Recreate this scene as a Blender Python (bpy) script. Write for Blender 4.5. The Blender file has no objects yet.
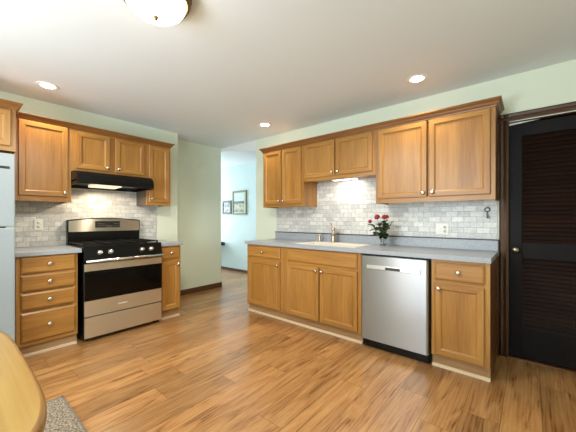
import bpy, bmesh, math, random
from mathutils import Vector, Matrix
random.seed(7)
S = bpy.context.scene
C = S.collection
PI = math.pi

# ------------------------------------------------------------------ camera
cam_data = bpy.data.cameras.new('camera')
cam = bpy.data.objects.new('camera', cam_data); C.objects.link(cam)
cam.location = (3.938, -3.163, 1.195)
cam.rotation_euler = (PI/2, 0, math.radians(39.981))
cam_data.sensor_width = 36.0
cam_data.lens = 289.57*36/576
cam_data.shift_y = 3.26/576
cam_data.clip_start = 0.02
S.camera = cam

# ------------------------------------------------------------------ world, exposure
S.view_settings.view_transform = 'Standard'
S.view_settings.look = 'None'
S.view_settings.gamma = 1.0
S.view_settings.use_curve_mapping = False
S.view_settings.exposure = 0.12
w = bpy.data.worlds.new('world'); S.world = w; w.use_nodes = True
w.node_tree.nodes['Background'].inputs[0].default_value = (0.75, 0.88, 1.0, 1)
w.node_tree.nodes['Background'].inputs[1].default_value = 1.0

def area(name, loc, target, sx, sy, power, col):
    l = bpy.data.lights.new(name, 'AREA'); l.shape = 'RECTANGLE'; l.size = sx; l.size_y = sy
    l.energy = power; l.color = col
    o = bpy.data.objects.new(name, l); C.objects.link(o)
    o.location = loc
    o.rotation_euler = (Vector(target)-Vector(loc)).to_track_quat('-Z', 'Y').to_euler()
    return o
def spot(name, loc, target, power, col, ang, blend=0.6, r=0.05):
    l = bpy.data.lights.new(name, 'SPOT'); l.energy = power; l.color = col
    l.spot_size = math.radians(ang); l.spot_blend = blend; l.shadow_soft_size = r
    o = bpy.data.objects.new(name, l); C.objects.link(o); o.location = loc
    o.rotation_euler = (Vector(target)-Vector(loc)).to_track_quat('-Z', 'Y').to_euler()
    return o
# daylight through the windows behind the camera and through the hall
area('window_daylight', (2.75, -5.25, 1.45), (1.6, 0, 1.9), 1.7, 1.3, 66, (0.78, 0.91, 1.0))
area('hall_daylight', (-2.9, 0.55, 1.35), (0, 0.55, 1.2), 1.0, 1.7, 70, (0.80, 0.93, 1.0))
area('ceiling_fill', (2.1, -4.65, 1.0), (2.2, -4.25, 2.44), 0.9, 0.9, 66, (0.92, 0.97, 1.0))  # added fill light aimed up so the ceiling bounces it onto the walls
WARM = (1.0, 0.86, 0.66)

# ------------------------------------------------------------------ material helpers
def new_mat(name):
    m = bpy.data.materials.new(name); m.use_nodes = True
    nt = m.node_tree
    b = nt.nodes['Principled BSDF']
    return m, nt, b
def N(nt, t, **kw):
    n = nt.nodes.new(t)
    for k, v in kw.items():
        setattr(n, k, v)
    return n
def L(nt, a, b): nt.links.new(a, b)
def srgb(r, g, b):
    f = lambda c: (c/255/12.92) if c/255 <= 0.04045 else ((c/255+0.055)/1.055)**2.4
    return (f(r), f(g), f(b), 1)
def plain(name, col, rough=0.5, metal=0.0, coat=0.0, emit=None, es=0.0, noise=0.0, nscale=40, spec=0.5):
    m, nt, b = new_mat(name)
    b.inputs['Base Color'].default_value = col
    b.inputs['Roughness'].default_value = rough
    b.inputs['Metallic'].default_value = metal
    b.inputs['Coat Weight'].default_value = coat
    b.inputs['Specular IOR Level'].default_value = spec
    if emit:
        b.inputs['Emission Color'].default_value = emit
        b.inputs['Emission Strength'].default_value = es
    if noise:
        tc = N(nt, 'ShaderNodeTexCoord'); nz = N(nt, 'ShaderNodeTexNoise')
        nz.inputs['Scale'].default_value = nscale; nz.inputs['Detail'].default_value = 3
        L(nt, tc.outputs['Object'], nz.inputs['Vector'])
        mx = N(nt, 'ShaderNodeMix', data_type='RGBA')
        mx.inputs['A'].default_value = tuple(c*(1-noise) for c in col[:3])+(1,)
        mx.inputs['B'].default_value = tuple(min(1, c*(1+noise)) for c in col[:3])+(1,)
        L(nt, nz.outputs['Fac'], mx.inputs['Factor'])
        L(nt, mx.outputs['Result'], b.inputs['Base Color'])
    return m
def wood(name, base, dark, axis='Z', rough=0.38, scale=1.0, contrast=1.0, coat=0.15):
    """straight grained timber: long thin noise streaks along one axis of the object"""
    m, nt, b = new_mat(name)
    tc = N(nt, 'ShaderNodeTexCoord'); mp = N(nt, 'ShaderNodeMapping')
    oi = N(nt, 'ShaderNodeObjectInfo')
    add = N(nt, 'ShaderNodeVectorMath', operation='ADD')
    sc = N(nt, 'ShaderNodeVectorMath', operation='SCALE'); sc.inputs['Scale'].default_value = 7.0
    cmb = N(nt, 'ShaderNodeCombineXYZ')
    for k in 'XYZ': L(nt, oi.outputs['Random'], cmb.inputs[k])
    L(nt, cmb.outputs[0], sc.inputs[0])
    L(nt, tc.outputs['Object'], add.inputs[0]); L(nt, sc.outputs[0], add.inputs[1])
    L(nt, add.outputs[0], mp.inputs['Vector'])
    s = {'X': (2, 45, 45), 'Y': (45, 2, 45), 'Z': (45, 45, 2)}[axis]
    mp.inputs['Scale'].default_value = tuple(v*scale for v in s)
    n1 = N(nt, 'ShaderNodeTexNoise'); n1.inputs['Scale'].default_value = 1.6; n1.inputs['Detail'].default_value = 5
    n1.inputs['Roughness'].default_value = 0.62; n1.inputs['Distortion'].default_value = 0.4
    L(nt, mp.outputs[0], n1.inputs['Vector'])
    mp2 = N(nt, 'ShaderNodeMapping')
    s2 = {'X': (0.6, 7, 7), 'Y': (7, 0.6, 7), 'Z': (7, 7, 0.6)}[axis]
    mp2.inputs['Scale'].default_value = s2; L(nt, add.outputs[0], mp2.inputs['Vector'])
    n2 = N(nt, 'ShaderNodeTexNoise'); n2.inputs['Scale'].default_value = 1.3; n2.inputs['Detail'].default_value = 2
    L(nt, mp2.outputs[0], n2.inputs['Vector'])
    ma = N(nt, 'ShaderNodeMath', operation='MULTIPLY_ADD'); ma.inputs[1].default_value = 0.5
    L(nt, n2.outputs['Fac'], ma.inputs[0]); 
    hf = N(nt, 'ShaderNodeMath', operation='MULTIPLY'); hf.inputs[1].default_value = 0.5
    L(nt, n1.outputs['Fac'], hf.inputs[0]); L(nt, hf.outputs[0], ma.inputs[2])
    cr = N(nt, 'ShaderNodeValToRGB')
    cr.color_ramp.elements[0].position = 0.5-0.14/contrast; cr.color_ramp.elements[0].color = dark
    cr.color_ramp.elements[1].position = 0.5+0.14/contrast; cr.color_ramp.elements[1].color = base
    L(nt, ma.outputs[0], cr.inputs[0]); L(nt, cr.outputs[0], b.inputs['Base Color'])
    b.inputs['Roughness'].default_value = rough
    b.inputs['Coat Weight'].default_value = coat; b.inputs['Coat Roughness'].default_value = 0.25
    if coat == 0: b.inputs['Specular IOR Level'].default_value = 0.15
    bp = N(nt, 'ShaderNodeBump'); bp.inputs['Strength'].default_value = 0.06; bp.inputs['Distance'].default_value = 0.002
    L(nt, n1.outputs['Fac'], bp.inputs['Height']); L(nt, bp.outputs[0], b.inputs['Normal'])
    return m
def painted(name, col, rough=0.6):
    m, nt, b = new_mat(name)
    b.inputs['Base Color'].default_value = col; b.inputs['Roughness'].default_value = rough
    b.inputs['Specular IOR Level'].default_value = 0.3
    tc = N(nt, 'ShaderNodeTexCoord'); nz = N(nt, 'ShaderNodeTexNoise'); nz.inputs['Scale'].default_value = 120
    L(nt, tc.outputs['Object'], nz.inputs['Vector'])
    bp = N(nt, 'ShaderNodeBump'); bp.inputs['Strength'].default_value = 0.05; bp.inputs['Distance'].default_value = 0.002
    L(nt, nz.outputs['Fac'], bp.inputs['Height']); L(nt, bp.outputs[0], b.inputs['Normal'])
    return m

OAK = srgb(184, 133, 64); OAKD = srgb(150, 101, 42)
M = {}
M['oak_v'] = wood('oak_upright_grain', OAK, OAKD, 'Z')
M['oak_h'] = wood('oak_level_grain', OAK, OAKD, 'X')
M['oak_crown'] = wood('oak_crown', srgb(150, 100, 48), srgb(122, 78, 34), 'X')
M['oak_end'] = wood('oak_end_panel', srgb(120, 74, 42), srgb(96, 56, 30), 'Z')  # oak darkened so the cabinet end panels carry some shade in their colour
M['toe'] = wood('toe_board', srgb(176, 140, 96), srgb(150, 112, 72), 'X', rough=0.5)
M['shoe'] = wood('shoe_strip', srgb(218, 196, 166), srgb(200, 172, 138), 'X', rough=0.5)
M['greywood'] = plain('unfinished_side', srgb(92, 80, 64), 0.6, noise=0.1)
M['walnut'] = wood('dark_brown_stain', srgb(92, 60, 36), srgb(62, 38, 22), 'Z', rough=0.35)
M['walnut_h'] = wood('dark_brown_stain_level', srgb(92, 60, 36), srgb(62, 38, 22), 'X', rough=0.35)
M['door_dark'] = wood('near_black_door', srgb(26, 22, 22), srgb(18, 15, 15), 'Z', rough=0.5, coat=0.0)
M['louver'] = wood('dark_louver', srgb(44, 26, 18), srgb(26, 14, 10), 'X', rough=0.5, coat=0.0)
M['base_brown'] = wood('dark_baseboard', srgb(100, 62, 34), srgb(72, 42, 24), 'X', rough=0.4)
M['table'] = wood('yellow_oak', srgb(168, 134, 66), srgb(148, 112, 48), 'X', rough=0.3, coat=0.3)
M['table_edge'] = wood('table_edge_oak', srgb(150, 108, 46), srgb(128, 86, 32), 'X', rough=0.28, coat=0.4)
M['wall'] = painted('mint_wall', srgb(228, 236, 217))
M['hallwall'] = painted('pale_blue_wall', srgb(212, 229, 231))
M['ceiling'] = painted('white_ceiling', srgb(234, 239, 242), 0.8)
M['white'] = plain('white_plastic', srgb(238, 236, 228), 0.35)
M['whitepaint'] = plain('white_paint', srgb(232, 232, 226), 0.5)
M['slot'] = plain('dark_slot', srgb(60, 58, 54), 0.5)
M['black'] = plain('black_enamel', srgb(9, 8, 8), 0.25, spec=0.3)
M['blackmat'] = plain('black_iron', srgb(20, 17, 15), 0.5, spec=0.25)
M['ovenglass'] = plain('black_oven_glass', srgb(7, 6, 6), 0.08, spec=0.22)
M['nickel'] = plain('satin_nickel', srgb(215, 210, 200), 0.25, metal=1)
M['warm_nickel'] = plain('warm_nickel', srgb(182, 170, 152), 0.28, metal=1)
M['chrome'] = plain('chrome', srgb(230, 230, 230), 0.12, metal=1)
M['knob_metal'] = plain('dark_nickel', srgb(150, 142, 130), 0.2, metal=1)
M['bronze'] = plain('aged_bronze', srgb(120, 94, 58), 0.35, metal=1)
M['darkstrip'] = plain('dark_edge_strip', srgb(42, 42, 44), 0.4)
M['frame_black'] = plain('black_frame', srgb(40, 42, 44), 0.4)
M['frame_olive'] = plain('olive_gold_frame', srgb(120, 116, 78), 0.4)
M['fridge'] = plain('pale_grey_enamel', srgb(152, 160, 163), 0.32, coat=0.2)
M['fridge_side'] = plain('dark_fridge_side', srgb(50, 48, 46), 0.5)
M['badge'] = plain('dark_badge', srgb(46, 54, 58), 0.3, metal=0.6)
M['red'] = plain('rose_petal', srgb(160, 8, 26), 0.5, noise=0.25, nscale=60)
M['leaf'] = plain('rose_leaf', srgb(52, 70, 30), 0.5, noise=0.35, nscale=60)
M['stem'] = plain('rose_stem', srgb(92, 110, 56), 0.5)
M['cream_sink'] = plain('cream_sink_enamel', srgb(226, 220, 206), 0.25)
M['glow'] = plain('frosted_glow', srgb(255, 245, 225), 0.4, emit=(1.0, 0.89, 0.69, 1), es=11)
M['canglow'] = plain('lamp_face', srgb(255, 245, 225), 0.4, emit=(1.0, 0.9, 0.7, 1), es=18)
M['hoodglow'] = plain('hood_lens', srgb(255, 240, 210), 0.4, emit=(1.0, 0.86, 0.6, 1), es=0.75)
M['puckglow'] = plain('puck_lens', srgb(255, 250, 240), 0.4, emit=(1.0, 0.95, 0.86, 1), es=3)
M['sticker'] = plain('pale_blue_sticker', srgb(140, 158, 182), 0.5)
M['display'] = plain('dark_display', srgb(26, 24, 22), 0.25)
M['legend'] = plain('grey_legend', srgb(110, 104, 92), 0.5)
M['mark'] = plain('pale_mark', srgb(245, 236, 220), 0.4)
M['brass'] = plain('antique_key', srgb(70, 68, 62), 0.4, metal=0.8)

def steel(name, col, rough, axis):
    m, nt, b = new_mat(name)
    b.inputs['Base Color'].default_value = col; b.inputs['Metallic'].default_value = 1
    b.inputs['Roughness'].default_value = rough; b.inputs['Anisotropic'].default_value = 0.94; b.inputs['Anisotropic Rotation'].default_value = 0.25
    tg = N(nt, 'ShaderNodeTangent', direction_type='RADIAL', axis='Z'); L(nt, tg.outputs[0], b.inputs['Tangent'])
    tc = N(nt, 'ShaderNodeTexCoord'); mp = N(nt, 'ShaderNodeMapping')
    mp.inputs['Scale'].default_value = {'X': (3, 900, 900), 'Z': (300, 300, 1.5)}[axis]
    nz = N(nt, 'ShaderNodeTexNoise'); nz.inputs['Scale'].default_value = 2
    L(nt, tc.outputs['Object'], mp.inputs[0]); L(nt, mp.outputs[0], nz.inputs['Vector'])
    mr = N(nt, 'ShaderNodeMapRange'); mr.inputs['To Min'].default_value = rough-0.015; mr.inputs['To Max'].default_value = rough+0.02
    L(nt, nz.outputs['Fac'], mr.inputs['Value']); L(nt, mr.outputs[0], b.inputs['Roughness'])
    return m
M['handle_steel'] = steel('pale_handle_steel', srgb(232, 236, 240), 0.3, 'X')
M['steel'] = steel('brushed_steel', srgb(226, 218, 206), 0.33, 'X')
M['steel_dw'] = steel('brushed_steel_dishwasher', srgb(166, 169, 173), 0.34, 'X')

def laminate():
    m, nt, b = new_mat('grey_laminate')
    tc = N(nt, 'ShaderNodeTexCoord')
    n1 = N(nt, 'ShaderNodeTexNoise'); n1.inputs['Scale'].default_value = 260; n1.inputs['Detail'].default_value = 2
    L(nt, tc.outputs['Object'], n1.inputs['Vector'])
    cr = N(nt, 'ShaderNodeValToRGB')
    cr.color_ramp.elements[0].position = 0.38; cr.color_ramp.elements[0].color = srgb(136, 142, 150)
    cr.color_ramp.elements[1].position = 0.62; cr.color_ramp.elements[1].color = srgb(184, 188, 194)
    L(nt, n1.outputs['Fac'], cr.inputs[0]); L(nt, cr.outputs[0], b.inputs['Base Color'])
    b.inputs['Roughness'].default_value = 0.3
    return m
M['laminate'] = laminate()

def marble_tile():
    m, nt, b = new_mat('marble_subway_tile')
    tc = N(nt, 'ShaderNodeTexCoord'); sp = N(nt, 'ShaderNodeSeparateXYZ'); cb = N(nt, 'ShaderNodeCombineXYZ')
    L(nt, tc.outputs['Object'], sp.inputs[0]); L(nt, sp.outputs['X'], cb.inputs['X']); L(nt, sp.outputs['Z'], cb.inputs['Y'])
    br = N(nt, 'ShaderNodeTexBrick'); br.offset = 0.5
    br.inputs['Scale'].default_value = 1.0
    br.inputs['Brick Width'].default_value = 0.1016; br.inputs['Row Height'].default_value = 0.0508
    br.inputs['Mortar Size'].default_value = 0.002; br.inputs['Mortar Smooth'].default_value = 0.2
    br.inputs['Color1'].default_value = srgb(232, 230, 225); br.inputs['Color2'].default_value = srgb(196, 196, 194)
    br.inputs['Mortar'].default_value = srgb(170, 168, 162)
    L(nt, cb.outputs[0], br.inputs['Vector'])
    nz = N(nt, 'ShaderNodeTexNoise'); nz.inputs['Scale'].default_value = 9; nz.inputs['Detail'].default_value = 6; nz.inputs['Distortion'].default_value = 1.6
    L(nt, tc.outputs['Object'], nz.inputs['Vector'])
    cr = N(nt, 'ShaderNodeValToRGB')
    cr.color_ramp.elements[0].position = 0.44; cr.color_ramp.elements[0].color = (1, 1, 1, 1)
    cr.color_ramp.elements[1].position = 0.5; cr.color_ramp.elements[1].color = (0.84, 0.84, 0.85, 1)
    e = cr.color_ramp.elements.new(0.57); e.color = (1, 1, 1, 1)
    L(nt, nz.outputs['Fac'], cr.inputs[0])
    mx = N(nt, 'ShaderNodeMix', data_type='RGBA', blend_type='MULTIPLY'); mx.inputs['Factor'].default_value = 1
    L(nt, br.outputs['Color'], mx.inputs['A']); L(nt, cr.outputs[0], mx.inputs['B'])
    L(nt, mx.outputs['Result'], b.inputs['Base Color'])
    b.inputs['Roughness'].default_value = 0.3
    bp = N(nt, 'ShaderNodeBump', invert=True); bp.inputs['Strength'].default_value = 0.5; bp.inputs['Distance'].default_value = 0.002
    L(nt, br.outputs['Fac'], bp.inputs['Height']); L(nt, bp.outputs[0], b.inputs['Normal'])
    return m
M['tile'] = marble_tile()

def floor_mat():
    m, nt, b = new_mat('oak_plank_floor')
    W, LEN = 0.19, 1.3
    tc = N(nt, 'ShaderNodeTexCoord'); sp = N(nt, 'ShaderNodeSeparateXYZ')
    L(nt, tc.outputs['Object'], sp.inputs[0])
    def math_(op, a, bb=None, c=None):
        n = N(nt, 'ShaderNodeMath', operation=op)
        for i, v in enumerate((a, bb, c)):
            if v is None: continue
            if hasattr(v, 'links'): L(nt, v, n.inputs[i])
            else: n.inputs[i].default_value = v
        return n.outputs[0]
    u = math_('DIVIDE', sp.outputs['X'], W)
    row = math_('FLOOR', u); fu = math_('SUBTRACT', u, row)
    wn = N(nt, 'ShaderNodeTexWhiteNoise', noise_dimensions='1D'); L(nt, row, wn.inputs['W'])
    v = math_('ADD', math_('DIVIDE', sp.outputs['Y'], LEN), wn.outputs['Value'])
    col = math_('FLOOR', v); fv = math_('SUBTRACT', v, col)
    idv = N(nt, 'ShaderNodeCombineXYZ'); L(nt, row, idv.inputs['X']); L(nt, col, idv.inputs['Y'])
    pn = N(nt, 'ShaderNodeTexWhiteNoise', noise_dimensions='2D'); L(nt, idv.outputs[0], pn.inputs['Vector'])
    # seams
    du = math_('MINIMUM', fu, math_('SUBTRACT', 1.0, fu)); dv = math_('MINIMUM', fv, math_('SUBTRACT', 1.0, fv))
    su = math_('LESS_THAN', du, 0.010); sv = math_('LESS_THAN', dv, 0.0011)
    seam = math_('MAXIMUM', su, sv)
    # grain
    off = N(nt, 'ShaderNodeVectorMath', operation='SCALE'); off.inputs['Scale'].default_value = 9.0
    L(nt, pn.outputs['Color'], off.inputs[0])
    add = N(nt, 'ShaderNodeVectorMath', operation='ADD'); L(nt, tc.outputs['Object'], add.inputs[0]); L(nt, off.outputs[0], add.inputs[1])
    mp = N(nt, 'ShaderNodeMapping'); mp.inputs['Scale'].default_value = (11, 1.4, 1); L(nt, add.outputs[0], mp.inputs[0])
    n1 = N(nt, 'ShaderNodeTexNoise'); n1.inputs['Scale'].default_value = 1.5; n1.inputs['Detail'].default_value = 6; n1.inputs['Roughness'].default_value = 0.55; n1.inputs['Distortion'].default_value = 1.2
    L(nt, mp.outputs[0], n1.inputs['Vector'])
    mp2 = N(nt, 'ShaderNodeMapping'); mp2.inputs['Scale'].default_value = (11, 1.3, 1); L(nt, add.outputs[0], mp2.inputs[0])
    wv = N(nt, 'ShaderNodeTexWave', wave_type='BANDS', bands_direction='X'); wv.inputs['Scale'].default_value = 1.4
    wv.inputs['Distortion'].default_value = 9; wv.inputs['Detail'].default_value = 2; wv.inputs['Detail Scale'].default_value = 0.8
    L(nt, mp2.outputs[0], wv.inputs['Vector'])
    g = math_('MULTIPLY_ADD', wv.outputs['Fac'], 0.08, math_('MULTIPLY', n1.outputs['Fac'], 0.92))
    cr = N(nt, 'ShaderNodeValToRGB')
    cr.color_ramp.elements[0].position = 0.28; cr.color_ramp.elements[0].color = srgb(96, 60, 30)
    cr.color_ramp.elements[1].position = 0.66; cr.color_ramp.elements[1].color = srgb(188, 142, 90)
    e = cr.color_ramp.elements.new(0.42); e.color = srgb(162, 114, 66)
    L(nt, g, cr.inputs[0])
    hs = N(nt, 'ShaderNodeHueSaturation')
    mr = N(nt, 'ShaderNodeMapRange'); mr.inputs['To Min'].default_value = 0.78; mr.inputs['To Max'].default_value = 1.14
    L(nt, pn.outputs['Value'], mr.inputs['Value']); L(nt, mr.outputs[0], hs.inputs['Value'])
    L(nt, cr.outputs[0], hs.inputs['Color'])
    mx = N(nt, 'ShaderNodeMix', data_type='RGBA'); mx.inputs['B'].default_value = srgb(92, 56, 28)
    sf = math_('MULTIPLY', seam, 0.7)
    L(nt, sf, mx.inputs['Factor']); L(nt, hs.outputs[0], mx.inputs['A'])
    L(nt, mx.outputs['Result'], b.inputs['Base Color'])
    b.inputs['Roughness'].default_value = 0.3
    b.inputs['Coat Weight'].default_value = 0.2; b.inputs['Coat Roughness'].default_value = 0.2
    bp = N(nt, 'ShaderNodeBump'); bp.inputs['Strength'].default_value = 0.12; bp.inputs['Distance'].default_value = 0.002
    L(nt, g, bp.inputs['Height']); L(nt, bp.outputs[0], b.inputs['Normal'])
    return m
M['floor'] = floor_mat()

def rug_mat():
    m, nt, b = new_mat('speckled_rug')
    tc = N(nt, 'ShaderNodeTexCoord'); n1 = N(nt, 'ShaderNodeTexNoise'); n1.inputs['Scale'].default_value = 90; n1.inputs['Detail'].default_value = 3
    L(nt, tc.outputs['Object'], n1.inputs['Vector'])
    cr = N(nt, 'ShaderNodeValToRGB')
    cr.color_ramp.elements[0].position = 0.36; cr.color_ramp.elements[0].color = srgb(92, 80, 66)
    cr.color_ramp.elements[1].position = 0.62; cr.color_ramp.elements[1].color = srgb(168, 154, 134)
    L(nt, n1.outputs['Fac'], cr.inputs[0]); L(nt, cr.outputs[0], b.inputs['Base Color'])
    b.inputs['Roughness'].default_value = 0.95
    bp = N(nt, 'ShaderNodeBump'); bp.inputs['Strength'].default_value = 0.8; bp.inputs['Distance'].default_value = 0.006
    L(nt, n1.outputs['Fac'], bp.inputs['Height']); L(nt, bp.outputs[0], b.inputs['Normal'])
    return m
M['rug'] = rug_mat()
M['rug_edge'] = plain('rug_binding', srgb(120, 110, 98), 0.9)

def glass_mat():
    m, nt, b = new_mat('clear_glass')
    b.inputs['Base Color'].default_value = (0.95, 0.98, 0.97, 1); b.inputs['Roughness'].default_value = 0.03
    b.inputs['Transmission Weight'].default_value = 1.0; b.inputs['IOR'].default_value = 1.35
    return m
M['glass'] = glass_mat()

def photo_mat(name, cols, seed, scale):
    """a small blotchy print in stacked tones"""
    m, nt, b = new_mat(name)
    tc = N(nt, 'ShaderNodeTexCoord'); nz = N(nt, 'ShaderNodeTexNoise', noise_dimensions='4D')
    nz.inputs['W'].default_value = seed; nz.inputs['Scale'].default_value = scale; nz.inputs['Detail'].default_value = 4
    L(nt, tc.outputs['Object'], nz.inputs['Vector'])
    cr = N(nt, 'ShaderNodeValToRGB'); cr.color_ramp.elements[0].position = 0.38; cr.color_ramp.elements[1].position = 0.6
    cr.color_ramp.elements[0].color = cols[0]; cr.color_ramp.elements[1].color = cols[1]
    L(nt, nz.outputs['Fac'], cr.inputs[0]); L(nt, cr.outputs[0], b.inputs['Base Color']); b.inputs['Roughness'].default_value = 0.4
    return m

# ------------------------------------------------------------------ mesh builder
class MB:
    def __init__(s): s.bm = bmesh.new()
    def face(s, vs, mi=0, smooth=False):
        try:
            f = s.bm.faces.new(vs); f.material_index = mi; f.smooth = smooth; return f
        except ValueError: return None
    def box(s, x0, x1, y0, y1, z0, z1, mi=0, bevel=0.0):
        t = bmesh.new()
        vs = [t.verts.new((x, y, z)) for x in (x0, x1) for y in (y0, y1) for z in (z0, z1)]
        for q in ((0,1,3,2), (4,6,7,5), (0,4,5,1), (2,3,7,6), (0,2,6,4), (1,5,7,3)):
            t.faces.new([vs[i] for i in q])
        bmesh.ops.recalc_face_normals(t, faces=t.faces)
        if bevel: bmesh.ops.bevel(t, geom=list(t.edges), offset=bevel, segments=2, affect='EDGES', profile=0.5)
        s.merge(t, mi); return s
    def merge(s, t, mi=0, smooth=False):
        mp = {v: s.bm.verts.new(v.co) for v in t.verts}
        for f in t.faces: s.face([mp[v] for v in f.verts], mi, smooth or f.smooth)
        t.free()
    def ringpanel(s, x0, x1, z0, z1, rings, mv=0, mh=0, mc=0, back=True):
        """rectangle facing -y stepped through (inset, y) rings: mitred frames, chamfered slabs, recessed panels"""
        R = []
        for ins, y in rings:
            R.append([s.bm.verts.new(p) for p in ((x0+ins, y, z0+ins), (x1-ins, y, z0+ins), (x1-ins, y, z1-ins), (x0+ins, y, z1-ins))])
        for a, b in zip(R, R[1:]):
            for i in range(4):
                j = (i+1) % 4
                s.face([a[i], a[j], b[j], b[i]], (mh, mv, mh, mv)[i])
        s.face(R[-1], mc)
        if back: s.face(list(reversed(R[0])), mv)
        return s
    def prism(s, poly, axis, a0, a1, mi=0, smooth=False):
        """extrude a 2D outline along an axis; poly in the other two axes in order"""
        def P(u, v, a): return {'x': (a, u, v), 'y': (u, a, v), 'z': (u, v, a)}[axis]
        t = bmesh.new()
        A = [t.verts.new(P(u, v, a0)) for u, v in poly]; B = [t.verts.new(P(u, v, a1)) for u, v in poly]
        n = len(poly)
        for i in range(n):
            f = t.faces.new([A[i], A[(i+1) % n], B[(i+1) % n], B[i]]); f.smooth = smooth
        t.faces.new(list(reversed(A))); t.faces.new(B)
        bmesh.ops.recalc_face_normals(t, faces=t.faces)
        s.merge(t, mi); return s
    def lathe(s, prof, o=(0,0,0), d=(0,0,1), n=24, mi=0, cap=True):
        """prof: (radius, height) list, turned about direction d from point o"""
        d = Vector(d).normalized(); q = d.to_track_quat('Z', 'Y').to_matrix(); o = Vector(o)
        R = []
        for r, h in prof:
            if r < 1e-6: R.append([s.bm.verts.new(o+q@Vector((0, 0, h)))])
            else: R.append([s.bm.verts.new(o+q@Vector((r*math.cos(2*PI*k/n), r*math.sin(2*PI*k/n), h))) for k in range(n)])
        for a, b in zip(R, R[1:]):
            for k in range(n):
                k2 = (k+1) % n
                if len(a) == 1 and len(b) == 1: continue
                if len(a) == 1: s.face([a[0], b[k2], b[k]], mi, True)
                elif len(b) == 1: s.face([a[k], a[k2], b[0]], mi, True)
                else: s.face([a[k], a[k2], b[k2], b[k]], mi, True)
        if cap:
            if len(R[0]) > 1: s.face(list(reversed(R[0])), mi)
            if len(R[-1]) > 1: s.face(R[-1], mi)
        return s
    def tube(s, pts, r, n=10, mi=0, cap=True):
        pts = [Vector(p) for p in pts]; R = []
        rr = r if isinstance(r, (list, tuple)) else [r]*len(pts)
        up = Vector((0.13, 0.21, 0.97))
        for i, p in enumerate(pts):
            t = (pts[min(i+1, len(pts)-1)]-pts[max(i-1, 0)]).normalized()
            a = t.cross(up)
            if a.length < 1e-3: a = t.cross(Vector((1, 0, 0)))
            a.normalize(); b = t.cross(a)
            R.append([s.bm.verts.new(p+(a*math.cos(2*PI*k/n)+b*math.sin(2*PI*k/n))*rr[i]) for k in range(n)])
        for a, b in zip(R, R[1:]):
            for k in range(n): s.face([a[k], a[(k+1) % n], b[(k+1) % n], b[k]], mi, True)
        if cap: s.face(list(reversed(R[0])), mi); s.face(R[-1], mi)
        return s
    def build(s, name, mats, parent=None, loc=None, rot=None, label=None):
        bmesh.ops.recalc_face_normals(s.bm, faces=s.bm.faces)
        me = bpy.data.meshes.new(name); s.bm.to_mesh(me); s.bm.free()
        for m in (mats if isinstance(mats, (list, tuple)) else [mats]): me.materials.append(M[m])
        o = bpy.data.objects.new(name, me); C.objects.link(o)
        if parent: o.parent = parent
        if loc: o.location = loc
        if rot: o.rotation_euler = rot
        if label: o['label'] = label
        return o
def tag(o, label, cat, group=None):
    o['label'] = label; o['category'] = cat
    if group: o['group'] = group
    return o
def thing(name, label, cat, loc=(0,0,0), rz=0.0, group=None):
    o = bpy.data.objects.new(name, None); C.objects.link(o)
    o.empty_display_size = 0.1; o.location = loc; o.rotation_euler = (0, 0, rz)
    return tag(o, label, cat, group)
def struct(o): o['kind'] = 'structure'; return o
LEFT = PI/2      # local x runs along world +Y, local -y faces world +X

# ------------------------------------------------------------------ the room
H = 2.44
b = MB(); b.box(-3.6, 5.3, -5.4, 1.3, -0.08, 0); struct(b.build('floor', 'floor'))
b = MB(); b.box(-3.6, 5.3, -5.4, 1.3, H, H+0.08); struct(b.build('ceiling', 'ceiling'))
b = MB(); b.box(-0.36, 0, -5.3, -0.967, 0, H); struct(b.build('wall_left', 'wall'))
b = MB(); b.box(-0.36, -0.26, -0.967, 0.0, 0, H); struct(b.build('wall_partition', 'wall'))
DX0, DX1, DZ = 3.787, 4.575, 2.035
b = MB(); b.box(0.63, DX0, 0, 0.12, 0, H); b.box(DX1, 4.86, 0, 0.12, 0, H); b.box(DX0, DX1, 0, 0.12, DZ, H)
struct(b.build('wall_right', 'wall'))
b = MB(); b.prism([(-0.26, H), (-0.26, 2.398), (0.63, 2.267), (0.63, H)], 'y', 0.0, 0.12); struct(b.build('wall_header', 'ceiling'))
b = MB(); b.box(-3.5, 2.5, 1.19, 1.29, 0, H); struct(b.build('wall_hall', 'hallwall'))
b = MB(); b.box(2.4, 2.5, 0.12, 1.19, 0, H); struct(b.build('wall_hall_end', 'hallwall'))
b = MB(); b.box(-3.5, -0.36, -1.5, -1.4, 0, H); struct(b.build('wall_hall_side', 'hallwall'))
b = MB(); b.box(-3.6, -3.5, -1.5, 1.29, 0, H); struct(b.build('wall_hall_window', 'hallwall'))
b = MB(); b.box(-0.36, 1.8, -5.4, -5.3, 0, H); b.box(3.7, 4.86, -5.4, -5.3, 0, H); b.box(1.8, 3.7, -5.4, -5.3, 0, 0.75); b.box(1.8, 3.7, -5.4, -5.3, 2.15, H)
struct(b.build('wall_back', 'wall'))
b = MB(); b.box(4.86, 4.96, -5.4, 0.12, 0, H); struct(b.build('wall_side', 'wall'))
b = MB(); b.box(3.6, 4.96, 0.75, 0.8, 0, H); b.box(4.86, 4.96, 0.12, 0.75, 0, H); b.box(3.6, 3.65, 0.12, 0.75, 0, H); struct(b.build('wall_closet', 'wall'))
b = MB()
for x in (1.8, 2.72, 3.64): b.box(x, x+0.06, -5.37, -5.33, 0.75, 2.15)
b.box(1.8, 3.7, -5.37, -5.33, 0.75, 0.81); b.box(1.8, 3.7, -5.37, -5.33, 2.09, 2.15)
struct(b.build('window_1', 'whitepaint'))
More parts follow.
